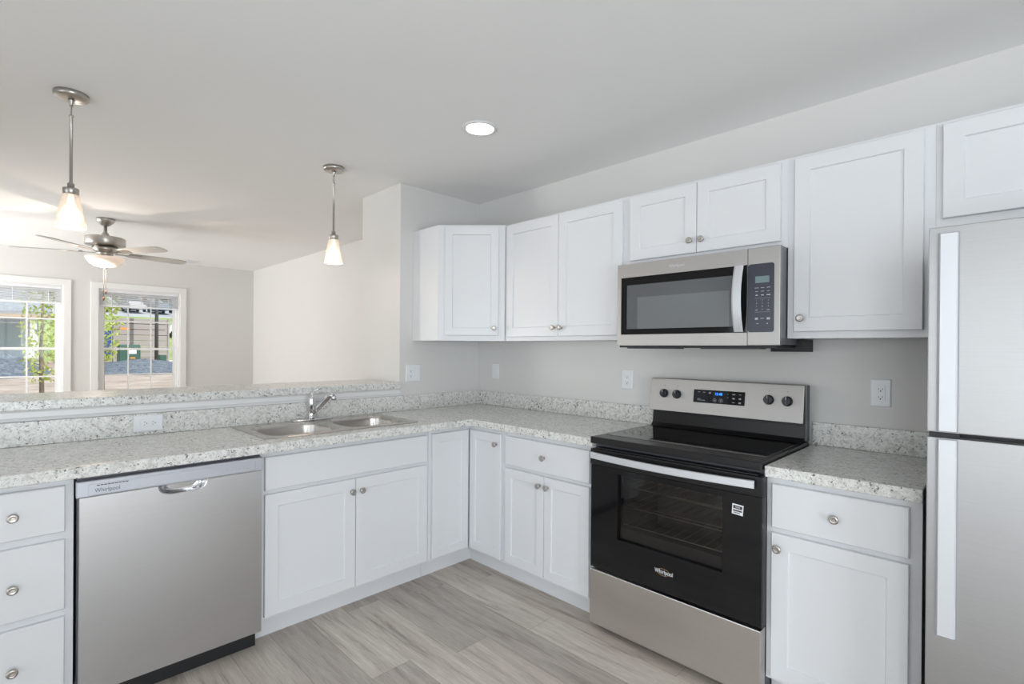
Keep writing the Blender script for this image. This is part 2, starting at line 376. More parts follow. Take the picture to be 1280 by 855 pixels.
# openings behind the camera; all but the small high one added for light
def plain_window(idx, u0,u1,z0,z1, plane, n, mid=1):
    root = struct(bpy.data.objects.new('window_%d'%idx,None)); COL.objects.link(root)
    pl = 'xz' if plane=='y' else 'yz'; s = 1 if plane=='y' else -1
    c=.07; MB().plate([u0-c,u0,u1,u1+c],[z0-c,z0,z1,z1+c],lambda u,v:not(u0<u<u1 and z0<v<z1),n,n+s*.016,pl).build('casing',M_TRIM,root)
    w=.04; us=[u0,u0+w]; 
    for k in range(1,mid+1):
        uc=u0+(u1-u0)*k/(mid+1); us+= [uc-w/2,uc+w/2]
    us+=[u1-w,u1]; holes=[(us[i],us[i+1]) for i in range(1,len(us)-1,2)]
    MB().plate(us,[z0,z0+w,z1-w,z1],lambda u,v:not(any(a<u<b for a,b in holes) and z0+w<v<z1-w),n-s*.02,n-s*.06,pl).build('window_frame',M_VINYL,root)
    g = MB()
    if plane=='y': g.box(u0+.01,u1-.01,n-.042,n-.038,z0+.01,z1-.01)
    else: g.box(n+.038,n+.042,u0+.01,u1-.01,z0+.01,z1-.01)
    g.build('pane',M_GLASS,root)
plain_window(3,-4.9,-2.9,.65,2.15,'y',YB,2); plain_window(4,-.45,.15,1.86,2.30,'y',YB,1); plain_window(5,.35,2.25,.25,2.15,'y',YB,1); plain_window(7,3.45,5.05,.25,2.15,'y',YB,1)
plain_window(6,-3.5,-1.7,.06,2.1,'x',XR,1)

# ------------------------------------------------------------------ cabinetry
def shaker(parent, mx, u0, u1, z0, z1, name='door', fw=.057, slab=False):
    g = MB(mx); t_ = .019
    if slab: g.rect_rings(u0,u1,z0,z1,[(0,.0005),(0,t_-.003),(.003,t_)])
    else: g.rect_rings(u0,u1,z0,z1,[(0,.0005),(0,t_-.002),(.002,t_),(fw,t_),(fw+.003,t_-.007),(fw+.004,t_-.0075)])
    return g.build(name, M_CAB, parent)
def knob(door, mx, u, z, n=.019):
    k = MB(mx); k.lathe([(.0075,n+.0003),(.0065,n+.004),(.0055,n+.011),(.009,n+.015),(.0145,n+.018),(.0155,n+.022),(.0145,n+.0255),(.0095,n+.0275),(.0085,n+.0268),(.003,n+.0275)],(u,0,z),'Y',20)
    return k.build('knob', M_NICK, door)
def carcase(parent, x0,x1,y0,y1,z0,z1, front, name='body', ft=.019, open_top=False):
    """hollow box; front in '+x','-y'"""
    th = .016; g = MB()
    xs=[x0,x0+th,x1-th,x1]; ys=[y0,y0+th,y1-th,y1]
    g.plate(xs,ys,lambda u,v:not(x0+th<u<x1-th and y0+th<v<y1-th),z0,z1,'xy')
    g.box(x0+th,x1-th,y0+th,y1-th,z0,z0+.016)
    if not open_top: g.box(x0+th,x1-th,y0+th,y1-th,z1-.016,z1)
    return g.build(name,M_CAB,parent)
F = .61; TZ = .105; CT = .872
mX, mY = FX(F), FY(-F)
DT, DB, DN = .847, .121, .684      # door top, door bottom, drawer bottom

# corner base cabinet with its two doors in the inner corner
t = thing('corner_base_cabinet','white corner base cabinet with two narrow doors meeting in the inner corner','cabinet',(.3,-.3,0))
g = MB(); poly=[(.001,-.001),(.9245,-.001),(.9245,-F),(F,-F),(F,-.9245),(.001,-.9245)]
g.prism(poly,TZ,CT-.0005); g.build('body',M_CAB,t)
g = MB(); g.prism([(.003,-.003),(.9245,-.003),(.9245,-.545),(.545,-.545),(.545,-.9245),(.003,-.9245)],0,TZ); g.build('toe_kick',M_CAB,t)
d = shaker(t,mX,-.905,-.6335,DB,DT+.001,fw=.05)
d = shaker(t,mY,.6335,.905,DB,DT+.001,fw=.05); knob(d,mY,.871,.788)

# sink base
t = thing('sink_base_cabinet','wide white sink base cabinet with false drawer front and two doors, left of the corner','cabinet',(.3,-1.4,0))
carcase(t,.003,F,-1.8495,-.926,TZ,CT-.0005,'+x',open_top=True)
MB().box(.003,.545,-1.8495,-.926,0,TZ-.0005).build('toe_kick',M_CAB,t)
shaker(t,mX,-1.832,-.944,.696,DT,'false_drawer_front',slab=True)
d = shaker(t,mX,-1.832,-1.3895,DB,.676); knob(d,mX,-1.412,.613)
d = shaker(t,mX,-1.3865,-.944,DB,.676); knob(d,mX,-1.359,.613)

# base between corner and range
t = thing('base_cabinet','white base cabinet with one drawer over two doors, left of the range','cabinet',(1.24,-.3,0),'base cabinets')
carcase(t,.926,1.562,-F,-.003,TZ,CT-.0005,'-y')
MB().box(.926,1.562,-.545,-.003,0,TZ-.0005).build('toe_kick',M_CAB,t)
d = shaker(t,mY,.944,1.536,DN,DT,'drawer',slab=True); knob(d,mY,1.24,.765)
d = shaker(t,mY,.944,1.2385,DB,.664,fw=.05); knob(d,mY,1.211,.612)
d = shaker(t,mY,1.2415,1.536,DB,.664,fw=.05); knob(d,mY,1.268,.612)

# base right of the range
t = thing('base_cabinet','white base cabinet with one drawer over one door, between range and fridge','cabinet',(2.58,-.3,0),'base cabinets')
carcase(t,2.353,2.815,-F,-.003,TZ,CT-.0005,'-y')
MB().box(2.353,2.815,-.545,-.003,0,TZ-.0005).build('toe_kick',M_CAB,t)
d = shaker(t,mY,2.374,2.784,DN,DT,'drawer',slab=True); knob(d,mY,2.580,.765)
d = shaker(t,mY,2.374,2.784,DB,.664); knob(d,mY,2.399,.612)

# drawer bank at the left frame edge
t = thing('drawer_base_cabinet','narrow white base cabinet with three drawers, left of the dishwasher','cabinet',(.3,-2.65,0))
carcase(t,.003,F,-2.80,-2.4885,TZ,CT-.0005,'+x')
MB().box(.003,.545,-2.80,-2.4885,0,TZ-.0005).build('toe_kick',M_CAB,t)
for (a,c,kz) in ((DN,DT,.765),(.408,.656,.524),(.121,.380,.245)):
    d = shaker(t,mX,-2.782,-2.512,a,c,'drawer',slab=True); knob(d,mX,-2.646,kz)

# countertops
def ctop(name, m, label):
    o = m.build(name,M_GRAN,None,.004); return tag(o,label,'countertop','speckled laminate countertops')
m = MB(); OV = .6624; OY=.6445
SX0,SX1,SY0,SY1 = .105,.515,-1.765,-.985
m.plate([.002,SX0,SX1,OV-.004,OV,1.562],[-2.825,SY0,SY1,-OY,-.002],lambda u,v:(u<OV or v>-OY) and not(SX0<u<SX1 and SY0<v<SY1),CT,.914,'xy')
top = ctop('countertop',m,'L-shaped speckled grey laminate countertop holding the sink, running around the corner')
s = MB(); s.box(.001,.020,-2.825,-.001,.9145,1.018,.003); o = s.build('backsplash',M_GRAN,top)
s = MB(); s.box(.0205,1.562,-.020,-.001,.9145,1.018,.003); o = s.build('backsplash',M_GRAN,top)
m = MB(); m.plate([2.353,2.819],[-OY,-.002],lambda u,v:True,CT,.914,'xy')
top2 = ctop('countertop',m,'short speckled grey laminate countertop between range and fridge')
MB().box(2.353,2.819,-.020,-.001,.9145,1.018,.003).build('backsplash',M_GRAN,top2)

# wall cabinets
UZ0, UZ1 = 1.399, 2.166; UF=.305; mU = FY(-UF)
t = thing('corner_wall_cabinet','white diagonal corner wall cabinet with a single door','cabinet',(.3,-.3,UZ0))
A=(.293,-.626); B=(.613,-.318)
MB().prism([(.001,-.001),(.001,-.626),A,B,(.613,-.001)],UZ0,UZ1).build('body',M_CAB,t)
dv = (V((*B,0))-V((*A,0))); Ld = dv.length; dv.normalize(); nv = V((dv.y,-dv.x,0))
mD = Matrix(((dv.x,nv.x,0,A[0]),(dv.y,nv.y,0,A[1]),(0,0,1,0),(0,0,0,1)))
d = shaker(t,mD,.048,Ld-.040,UZ0+.035,UZ1-.016,fw=.05); knob(d,mD,Ld-.066,UZ0+.083)
def wallcab(label,x0,x1,z0,doors,depth=UF):
    t = thing('wall_cabinet',label,'cabinet',((x0+x1)/2,-.15,z0),'wall cabinets along the range wall')
    MB().box(x0,x1,-UF,-.001,z0,UZ1).build('body',M_CAB,t)
    for (a,c,zb,kx,kz) in doors:
        d = shaker(t,mU,a,c,zb,UZ1-.014); 
        if kx: knob(d,mU,kx,kz)
    return t
wallcab('white double door wall cabinet between the diagonal corner cabinet and the microwave cabinet',.6135,1.5405,UZ0,[(.636,1.0745,UZ0+.026,1.047,1.476),(1.0775,1.518,UZ0+.026,1.103,1.474)])
wallcab('short white two door wall cabinet directly above the microwave',1.5410,2.3285,1.787,[(1.566,1.930,1.816,1.902,1.874),(1.933,2.302,1.816,1.960,1.873)])
wallcab('tall white single door wall cabinet right of the microwave',2.3290,2.8135,UZ0,[(2.357,2.781,UZ0+.028,2.386,1.482)])
wallcab('short white wall cabinet above the fridge',2.8140,3.62,1.775,[(2.833,3.216,1.819,3.190,1.87),(3.219,3.602,1.819,3.245,1.87)])

# ------------------------------------------------------------------ sink and faucet
def rrect(x0,x1,y0,y1,r,z,k=5):
    pts=[]
    for cx,cy,a0 in ((x1-r,y1-r,0),(x0+r,y1-r,90),(x0+r,y0+r,180),(x1-r,y0+r,270)):
        for i in range(k+1):
            a=math.radians(a0+90*i/k); pts.append((cx+r*math.cos(a),cy+r*math.sin(a),z))
    return pts
sink = thing('kitchen_sink','stainless double bowl drop-in sink set in the speckled counter','sink',(.3,-1.37,.914))
g = MB(); outer=[rrect(.034,.556,-1.806,-.94,.03,.9145),rrect(.034,.556,-1.806,-.94,.03,.9165),rrect(.040,.550,-1.800,-.946,.028,.9195)]
bw=[(.150,.512,-1.762,-1.395),(.150,.512,-1.352,-.985)]
OL=[[g.v(p) for p in r] for r in outer]; n=len(OL[0])
for a,c in zip(OL,OL[1:]):
    for i in range(n): g.face((a[i],a[(i+1)%n],c[(i+1)%n],c[i]))
ed=[g.bm.edges.get((OL[-1][i],OL[-1][(i+1)%n])) for i in range(n)]
for q in bw:
    r=[g.v(p) for p in rrect(*q,.07,.9190,6)]
    ed+=[g.bm.edges.new((r[i],r[(i+1)%len(r)])) for i in range(len(r))]
bmesh.ops.triangle_fill(g.bm,use_beauty=True,use_dissolve=False,edges=ed)
g.build('rim',M_SINK,sink)
for (x0,x1,y0,y1) in bw:
    g=MB(); steps=[(0,.070,.9188),(.003,.070,.914),(.006,.068,.90),(.012,.066,.80),(.020,.064,.765),(.045,.05,.750),(.11,.03,.744)]
    g.loft([rrect(x0+i,x1-i,y0+i,y1-i,r,z,6) for i,r,z in steps],False,True,True); bo=g.build('bowl',M_SINK,sink)
    MB().lathe([(.042,.7445),(.044,.747),(.032,.746),(.028,.7445)],((x0+x1)/2,(y0+y1)/2,0),seg=20).build('drain',M_CHR,bo)
fc = thing('kitchen_faucet','chrome single lever faucet with diagonal spout, on the back rim of the sink','faucet',(.085,-1.375,.9195))
g=MB(); R=[]
for i,z in ((0,.9198),(0,.9235),(.006,.929),(.013,.9325)): R.append(rrect(.060+i,.112-i,-1.500+i*1.6,-1.255-i*1.6,.0255-i*.9,z,6))
g.loft(R,True,True,True); g.build('base_plate',M_CHR,fc)
MB().lathe([(.021,.931),(.020,.938),(.0165,.945),(.0165,.975),(.0185,.980),(.0190,1.030),(.0175,1.045),(.014,1.058),(.008,1.066),(.003,1.069)],(.088,-1.385,0),seg=24).build('faucet_body',M_CHR,fc)
MB().tube([(.088,-1.385,1.060),(.086,-1.383,1.076),(.088,-1.372,1.090),(.094,-1.352,1.100),(.100,-1.330,1.104)],.005,10,radii=[.007,.0065,.006,.0055,.0065],flat=(1.2,.7)).build('lever',M_CHR,fc)
g=MB(); a=V((.094,-1.377,.958)); e=V((.205,-1.330,1.068))
g.tube([a,a.lerp(e,.3),a.lerp(e,.75),a.lerp(e,.93),e+V((.012,.004,.001)),e+V((.026,.010,-.003))],.011,14,radii=[.009,.0135,.0148,.0145,.013,.012]); g.build('spout',M_CHR,fc)
MB().lathe([(.0125,-.018),(.0145,-.016),(.0145,.004),(.0125,.006)],(.234,-1.3195,1.062),seg=18).build('aerator',M_CHR,fc)

# ------------------------------------------------------------------ dishwasher
t = thing('dishwasher','stainless built-in dishwasher under the counter, right of the drawer cabinet','dishwasher',(.3,-2.17,0))
DW0,DW1=-2.4845,-1.8535; mW=FX(0)
MB().box(.02,.622,DW0+.004,DW1-.004,.09,.868).build('body',M_DGRY,t)
MB().box(.10,.598,DW0+.006,DW1-.008,0.001,.089).build('toe_panel',M_BLKM,t)
pc=-2.155; hw=.086; zt=.7985
poly=[(DW0+.008,.082),(DW1,.082),(DW1,zt),(pc+hw,zt)]
for i in range(0,13):
    a=PI*i/12; cx=math.cos(a); poly.append((pc+hw*(abs(cx)**.55)*(1 if cx>0 else -1)*.97, zt-.004-.036*(math.sin(a)**.8)))
poly+=[(pc-hw,zt),(DW0+.008,zt)]
MB(mW).prism_n(poly,.626,.652).build('door_panel',M_SSD,t,.0015)
# pocket handle: a curved scoop behind the notch
g=MB(mW); R=[]
for k,(sc,n_) in enumerate(((1,.6535),(.97,.6535),(.93,.648),(.84,.637),(.6,.630))):
    R.append([(pc+hw*sc*((abs(math.cos(PI*i/16)))**.55)*(1 if math.cos(PI*i/16)>0 else -1), n_, zt+.001-.041*sc*(math.sin(PI*i/16)**.8)) for i in range(17)])
g.loft(R,False,True,True); g.build('pocket_handle',mat('polished_pocket',(.62,.62,.63),.22,1),t)
g=MB(mW); g.rect_rings(DW0,DW1,.800,.8575,[(0,.626),(0,.655),(.003,.658)]); cp=g.build('control_panel',M_PLSIL,t)
g=MB(mW); g.rect_rings(DW0+.032,DW1-.030,.8045,.846,[(0,.6582),(.002,.6597)]); g.build('raised_strip',M_PLSIL,cp)
g=MB(mW)
for k in range(9): g.box(-2.428+k*.0105,-2.4195+k*.0105,.6598,.6606,.8375,.8405)
g.build('vent_slot',M_SLOT,cp)
text('logo','Whirlpool',.021,M_PRINT,cp,TX(.6603,-2.397,.8205),.0003,.85)
g=MB(mW)
for k in range(4): g.box(-2.060+k*.012,-2.054+k*.012,.6598,.6602,.833,.8355)
for k in range(9): g.box(-2.000+k*.011,-1.994+k*.011,.6598,.6602,.830+.004*(k%2),.8335+.004*(k%2))
for k in range(6): g.lathe([(.0028,.6598),(.0022,.6606)],(-1.995+k*.0155,0,.8215),'Y',10)
g.build('button_print',M_MARK,cp)
MB().box(.05,.63,DW0+.004,DW1-.004,.8685,.8712).build('mounting_strip',M_BLKM,t)

# ------------------------------------------------------------------ range
t = thing('electric_range','stainless and black freestanding electric range between the two counters','stove',(1.957,-.33,0))
R0,R1=1.566,2.349
cav=(1.70,2.215,.43,.78)
g=MB(); g.plate([R0,cav[0],cav[1],R1],[.028,cav[2],cav[3],.896],lambda u,v:not(cav[0]<u<cav[1] and cav[2]<v<cav[3]),-.612,-.02,'xz')
g.build('body',M_DGRY,t)
g=MB(); g.box(cav[0],cav[1],-.25,-.22,cav[2],cav[3]); g.build('oven_cavity',M_CAV,t)
for z in (.520,.605,.700):
    g=MB(); 
    for yy in (-.585,-.30): g.tube([(cav[0]+.005,yy,z),(cav[1]-.005,yy,z)],.0024,6)
    for k in range(11):
        xx=cav[0]+.02+k*.047; g.tube([(xx,-.585,z+.002),(xx,-.30,z+.002)],.0007,4)
    g.build('oven_rack',M_RACK,t)
for x in (R0+.05,R1-.05):
    for y in (-.56,-.08): MB().lathe([(.018,.0),(.020,.006),(.010,.010),(.010,.029)],(x,y,0),seg=12).build('foot',M_BLKM,t)
# cooktop
g=MB(); g.box(R0+.004,R1,-.668,-.045,.896,.9285,.005); ck=g.build('cooktop',M_BLK,t)
g=MB(); g.rect_rings(0,0,0,0,[(0,0)],False,False) if 0 else None
g.loft([rrect(R0+.022,R1-.020,-.570,-.112,.012,.9287),rrect(R0+.023,R1-.021,-.569,-.113,.012,.9298)]); g.build('glass_surface',M_BLKG,ck)
# backguard
g=MB()
pr_=[(-.104,1.014),(-.078,1.188),(-.070,1.190),(-.040,1.190),(-.040,1.014)]
g.loft([[(x,y,z) for y,z in pr_] for x in (R0-.004,R1-.012)]); bgd=g.build('control_console',M_SSR,t,.002)
MB().box(R1-.0115,R1-.001,-.082,-.040,.93,1.188,.003).build('end_cap',M_DGRY,t)
g=MB(); pr2=[(-.104,.929),(-.082,.945),(-.076,1.000),(-.076,1.0135),(-.045,1.0135),(-.045,.929)]
g.loft([[(x,y,z) for y,z in pr2] for x in (R0+.006,R1-.012)]); g.build('rear_riser',M_BLK,t,.002)
# console frame: slope
sl=V((0,.026,.174)).normalized(); nn=V((0,-sl.z,sl.y))
def CF(x,z):
    f=(z-1.014)/(1.188-1.014); p=V((x,-.104+f*.026,z)); return Matrix(((1,-0,0,p.x),(0,nn.y,sl.y,p.y),(0,nn.z,sl.z,p.z),(0,0,0,1)))
for kx,kz in ((1.648,1.108),(1.722,1.107),(2.187,1.112),(2.268,1.111)):
    g=MB(CF(kx,kz)); g.lathe([(.023,.0),(.0235,.004),(.0205,.007),(.0195,.020),(.018,.022)],(0,0,0),'Y',28)
    g.box(-.0065,.0065,.020,.030,-.0205,.0205,.002); kn=g.build('knob',M_KNOBB,bgd)
    g=MB(CF(kx,kz)); g.box(-.0012,.0012,.0302,.0306,.004,.019); g.build('pointer',M_MARK,kn)
    g=MB(CF(kx,kz))
    for q in range(11):
        a=math.radians(-60+q*30); g.box(.0285*math.cos(a)-.0008,.0285*math.cos(a)+.0008,.0002,.0006,.0285*math.sin(a)-.0008,.0285*math.sin(a)+.0008)
    g.box(-.001,.001,.0002,.0006,.040,.048); g.build('dial_print',M_PRINT,bgd)
mC=CF(1.946,1.107)
g=MB(mC); g.rect_rings(-.131,.131,-.034,.034,[(0,.0),(.0005,.0022)]); dp=g.build('display',M_BLKG,bgd)
mt=Matrix(mC)
mText=Matrix(((1,0,0,mC[0][3]),(0,sl.y,nn.y,mC[1][3]),(0,sl.z,nn.z,mC[2][3]),(0,0,0,1)))
def cons(name,s,size,x,z,m_): return text(name,s,size,m_,dp,mText @ Matrix.Translation((x,z,.0026)),.0002)
cons('clock_digits','12:48',.018,.000,.015,M_BLUE)
g=MB(mC)
for (x,z,w_,h_) in ((-.102,.021,.012,.0022),(-.075,.021,.012,.0022),(-.045,.019,.011,.006),(.048,.018,.003,.003),(.048,.001,.003,.003),(.077,.018,.014,.004),(.108,.019,.012,.0022),
                    (-.100,-.014,.018,.002),(-.094,-.021,.030,.002),(-.073,-.021,.010,.003),(.077,-.002,.011,.007),(.108,-.002,.011,.007),(.077,-.022,.012,.0025),(.108,-.022,.011,.007)):
    g.box(x-w_/2,x+w_/2,.0023,.0026,z-h_/2,z+h_/2)
for x in (-.018,.014):
    for q in range(14):
        a=2*PI*q/14; g.box(x+.0085*math.cos(a)-.001,x+.0085*math.cos(a)+.001,.0023,.0026,-.017+.0085*math.sin(a)-.001,-.017+.0085*math.sin(a)+.001)
    g.box(x-.002,x+.002,.0023,.0026,-.020,-.014)
g.build('button_print',M_MARK,dp)
# oven door
D0,D1=R0+.008,R1+.004; yF=-.665
op=(1.722,2.205,.470,.770)
g=MB(); g.plate([D0,op[0],op[1],D1],[.306,op[2],op[3],.795],lambda u,v:not(op[0]<u<op[1] and op[2]<v<op[3]),yF,-.617,'xz')
od=g.build('oven_door',M_BLKG,t,.002)
MB().box(op[0]-.01,op[1]+.01,-.648,-.644,op[2]-.01,op[3]+.01).build('oven_window',M_OVENG,od)
g=MB(); g.plate([op[0],op[0]+.004,op[1]-.004,op[1]],[op[2],op[2]+.05,op[3]-.004,op[3]],lambda u,v:not(op[0]+.004<u<op[1]-.004 and op[2]+.05<v<op[3]-.004),-.640,-.630,'xz'); g.build('inner_frame',M_DGRY,od)
MB().box(D0-.002,D1+.002,yF-.004,-.617,.796,.872,.004).build('top_rail',M_BLK,od)
g=MB(); g.box(D0+.02,D1-.02,-.655,-.618,.8725,.8775,.001)
g.build('door_vent',M_BLKM,od)
g=MB(); R=[]
N=24; x0,x1=D0+.012,D1-.022
for i in range(N+1):
    u=i/N; x=x0+(x1-x0)*u; q=1-(2*u-1)**2; y=-.680-.034*q
    R.append([(x,y,.828),(x,y-.011,.830),(x,y-.011,.858),(x,y,.860)])
g.loft(R); hd=g.build('handle',M_HAND,od,.002)
for x in (x0+.012,x1-.012): MB().box(x-.010,x+.010,-.683,yF-.0045,.832,.856,.002).build('handle_bracket',M_BLK,hd)
text('logo','Whirlpool',.026,M_PLAS,od,TY(1.957,yF-.0004,.392),.0003,.78)
g=MB(FY(yF)); pts=[(1.957+.030*math.cos(2*PI*k/20)-.002,.392+.015*math.sin(2*PI*k/20)) for k in range(20)]
for k in range(20):
    p,q=pts[k],pts[(k+1)%20]; g.prism_n([(p[0],p[1]-.0006),(q[0],q[1]-.0003),(q[0],q[1]+.0003),(p[0],p[1]+.0003)],.0005,.0011)
g.build('logo_ring',M_ORNG,od)
mSt=Matrix.Translation((2.264,yF,.732)) @ Matrix.Rotation(math.radians(4),4,'Y') @ FY(0)
g=MB(mSt); g.box(-.021,.021,.0002,.0008,-.020,.020); st=g.build('energy_sticker',M_PLAS,od)
g=MB(mSt); g.box(-.017,.017,.0009,.0012,.002,.015); g.box(-.017,.017,.0009,.0012,-.008,-.002); g.box(-.014,.010,.0009,.0012,-.0145,-.0115); g.build('sticker_print',M_SLOT,st)
text('sticker_word','AHA',.009,M_PLAS,st,Matrix.Translation((2.264,yF-.0014,.7405)) @ Matrix.Rotation(math.radians(4),4,'Y') @ TY(0,0,0),.0001)
g=MB(); g.box(R0+.006,R1+.003,yF-.004,-.617,.036,.296,.004); g.build('storage_drawer',M_SSH,t)

# ------------------------------------------------------------------ microwave
t = thing('microwave','stainless over-the-range microwave with black glass door, above the range','microwave',(1.94,-.2,1.36))
m0,m1,mz0,mz1,my=1.5425,2.3285,1.368,1.7865,-.40
MB().box(m0+.004,m1-.004,-.375,-.002,mz0+.004,mz1).build('body',mat('grey_case',(.26,.26,.29),.4,.5),t)
xs=2.198
o0,o1,oz0,oz1=m0+.022,xs-.002,1.424,1.716
g=MB(); g.plate([m0,o0,o1,xs-.001],[mz0,oz0,oz1,mz1-.001],lambda u,v:not(o0<u<o1 and oz0<v<oz1),my,-.3755,'xz'); dr=g.build('door',M_SSR,t,.003)
g=MB(FY(my)); g.rect_rings(o0,o1,oz0,oz1,[(0,-.020),(0,-.002),(.001,-.0005)]); dg=g.build('door_glass',M_BLKG,dr)
M_MW=mat('microwave_mesh_window',(.115,.12,.125),.10,0)
g=MB(FY(my)); g.rect_rings(o0+.035,o1-.035,oz0+.028,oz1-.040,[(0,-.0004),(0,.0002)]); g.build('mesh_window',M_MW,dg)
M_MW2=mat('microwave_inner_window',(.17,.18,.185),.10,0)
g=MB(FY(my)); g.rect_rings(1.66,2.120,1.452,1.612,[(0,.0002),(0,.0005)]); g.build('inner_window',M_MW2,dg)
g=MB(); R=[]
for i in range(17):
    u=i/16; z=1.427+.288*u; q=1-(2*u-1)**2; y=my-.006-.030*q; wv_=.020
    R.append([(2.163-wv_,y,z),(2.163-wv_*.6,y-.008,z),(2.163+wv_*.6,y-.008,z),(2.163+wv_,y,z),(2.163+wv_*.5,y+.004,z),(2.163-wv_*.5,y+.004,z)])
g.loft(R); g.build('handle',M_HAND,dr)
g=MB(); g.box(xs+.0005,m1,my,-.3755,mz0,mz1-.001,.003); cp=g.build('control_panel',M_SSR,t)
k0,k1,kz0,kz1=xs+.002,2.305,1.4245,1.716
def rr2(x0,x1,z0,z1,r,n):
    return [(p[0],n,p[1]) for p in rrect(x0,x1,z0,z1,r,0,4)]
g=MB(FY(my)); g.loft([rr2(k0,k1,kz0,kz1,.010,.0002),rr2(k0,k1,kz0,kz1,.010,.0014)]); M_KP=mat('keypad_black',(.035,.038,.055),.25); kp=g.build('keypad',M_KP,cp)
g=MB(FY(my)); g.box(2.230,2.286,.0016,.0022,1.634,1.662); g.build('display',M_LCD,kp)
g=MB(FY(my))
def dash(x,z,w_,h_=.0022): g.box(x-w_/2,x+w_/2,.0016,.0019,z-h_/2,z+h_/2)
cols_=(2.236,2.259,2.283)
for zz,ws,hs in ((1.613,(.016,.014,.014),.0020),(1.598,(.010,.013,.010),.002),(1.582,(.009,.011,.015),.004)):
    for x,w_ in zip(cols_,ws): dash(x,zz,w_,hs)
dash(2.2595,1.569,.062,.0006); dash(2.2595,1.510,.062,.0006)
dash(cols_[0],1.519,.011); dash(cols_[2],1.519,.012)
dash(cols_[0],1.482,.012,.009); dash(cols_[1],1.483,.014); dash(cols_[2],1.482,.013,.009); dash(cols_[0]+.004,1.461,.010); dash(cols_[2]-.004,1.461,.006,.004)
g.build('button_print',M_MARK,kp)
for r_,row in enumerate(('123','456','789')):
    for x,ch in zip(cols_,row): text('digit',ch,.0085,M_MARK,kp,TY(x,my-.0017,1.559-.0125*r_),.0001)
text('digit','0',.0085,M_MARK,kp,TY(cols_[1],my-.0017,1.5205),.0001)
text('logo','Whirlpool',.022,M_HAND,dr,TY(1.871,my-.0006,1.750),.0006,.85)
g=MB(); g.box(m0+.012,m1-.01,-.395,-.01,1.358,mz0-.0005); g.build('underside_grille',M_BLKM,t)
g=MB(); g.box(m0+.05,m0+.32,-.385,-.30,1.352,1.3575,.002); g.box(m0+.44,m0+.70,-.385,-.30,1.352,1.3575,.002); g.build('grease_filters',M_DGRY,t)
MB().box(2.215,2.350,-.16,-.002,1.342,1.3975,.002).build('mounting_bracket',M_BLKM,t)

# ------------------------------------------------------------------ fridge
t = thing('refrigerator','stainless top-freezer refrigerator at the right frame edge','refrigerator',(3.22,-.4,0))
f0,f1=2.842,3.602; fy=-.80
MB().box(f0+.006,f1-.006,-.715,-.03,.04,1.688,.004).build('body',M_BLKM,t)
for x in (f0+.06,f1-.06):
    for y in (-.62,-.12): MB().lathe([(.022,0),(.022,.039)],(x,y,0),seg=12).build('foot',M_BLKM,t)
def fdoor(nm,z0,z1):
    g=MB(); h0,h1=2.8645,2.9065
    g.box(f0,f1,fy,-.725,z0,z1,.003); return g.build(nm,M_SSF,t)
fz=fdoor('freezer_door',1.119,1.699); fd=fdoor('fridge_door',.05,1.104)
def fhandle(d,z0,z1):
    g=MB(); h0,h1=2.865,2.907
    g.loft([[(h0,fy-.001,z),(h0+.004,fy-.007,z),(h1-.004,fy-.007,z),(h1,fy-.001,z)] for z in (z0,z1)]); g.build('handle',M_HAND,d)
    g=MB(); g.plate([h0-.003,h0-.0005,h1+.0005,h1+.003],[z0-.004,z0-.0005,z1+.0005,z1+.004],lambda u,v:not(h0-.0005<u<h1+.0005 and z0-.0005<v<z1+.0005),fy-.0012,fy-.0002,'xz'); g.build('handle_gasket',mat('gasket_grey',(.33,.33,.37),.5),d)
fhandle(fz,1.124,1.678); fhandle(fd,.548,1.099)
MB().box(f0+.004,f0+.07,-.79,-.60,1.1045,1.1185).build('hinge',M_BLKM,t)
MB().box(f0+.02,f1-.01,-.755,-.715,.05,1.69).build('door_gasket',M_BLKM,t)

# ------------------------------------------------------------------ wall plates
def plate_thing(label, mx, u, z, w_, h_, kinds, horiz=False, name='wall_outlet', cat='outlet'):
    t = thing(name,label,cat,tuple(mx @ V((u,0,z))),'white wall plates')
    g=MB(mx); g.rect_rings(u-w_/2,u+w_/2,z-h_/2,z+h_/2,[(0,.0006),(.001,.004),(.004,.0062)]); g.build('cover_plate',M_PLAS,t)
    for k,(du,dz,kind) in enumerate(kinds):
        a,c=(.0335,.0165) if horiz else (.0165,.0335)
        g=MB(mx); g.rect_rings(u+du-a,u+du+a,z+dz-c,z+dz+c,[(0,.0064),(.0008,.0080)]); r=g.build('receptacle' if kind=='o' else 'rocker_switch',M_PLAS,t)
        if kind=='o':
            g=MB(mx)
            for s_ in (-1,1):
                if horiz:
                    cx=u+du+s_*.017; g.box(cx-.003,cx+.003,.0081,.0085,z-.0075,z-.0055); g.box(cx-.0035,cx+.0035,.0081,.0085,z+.0055,z+.0075); g.lathe([(.0024,.0081),(.0024,.0085)],(cx+.009,0,z),'Y',10)
                else:
                    cz=z+dz+s_*.017; g.box(u+du-.0075,u+du-.0055,.0081,.0085,cz-.003,cz+.003); g.box(u+du+.0055,u+du+.0075,.0081,.0085,cz-.0035,cz+.0035); g.lathe([(.0028,.0081),(.0028,.0085)],(u+du,0,cz-.009),'Y',10)
            g.build('slots',M_SLOT,r)
        elif kind=='s':
            g=MB(mx); g.loft([[(u+du-a+.003,.0082,z+dz-c+.003),(u+du+a-.003,.0082,z+dz-c+.003),(u+du+a-.003,.0082,z+dz+c-.003),(u+du-a+.003,.0082,z+dz+c-.003)],
                              [(u+du-a+.003,.0090,z+dz-c+.003),(u+du+a-.003,.0090,z+dz-c+.003),(u+du+a-.003,.0115,z+dz+c-.003),(u+du-a+.003,.0115,z+dz+c-.003)]]); g.build('rocker',M_PLAS,r)
    return t
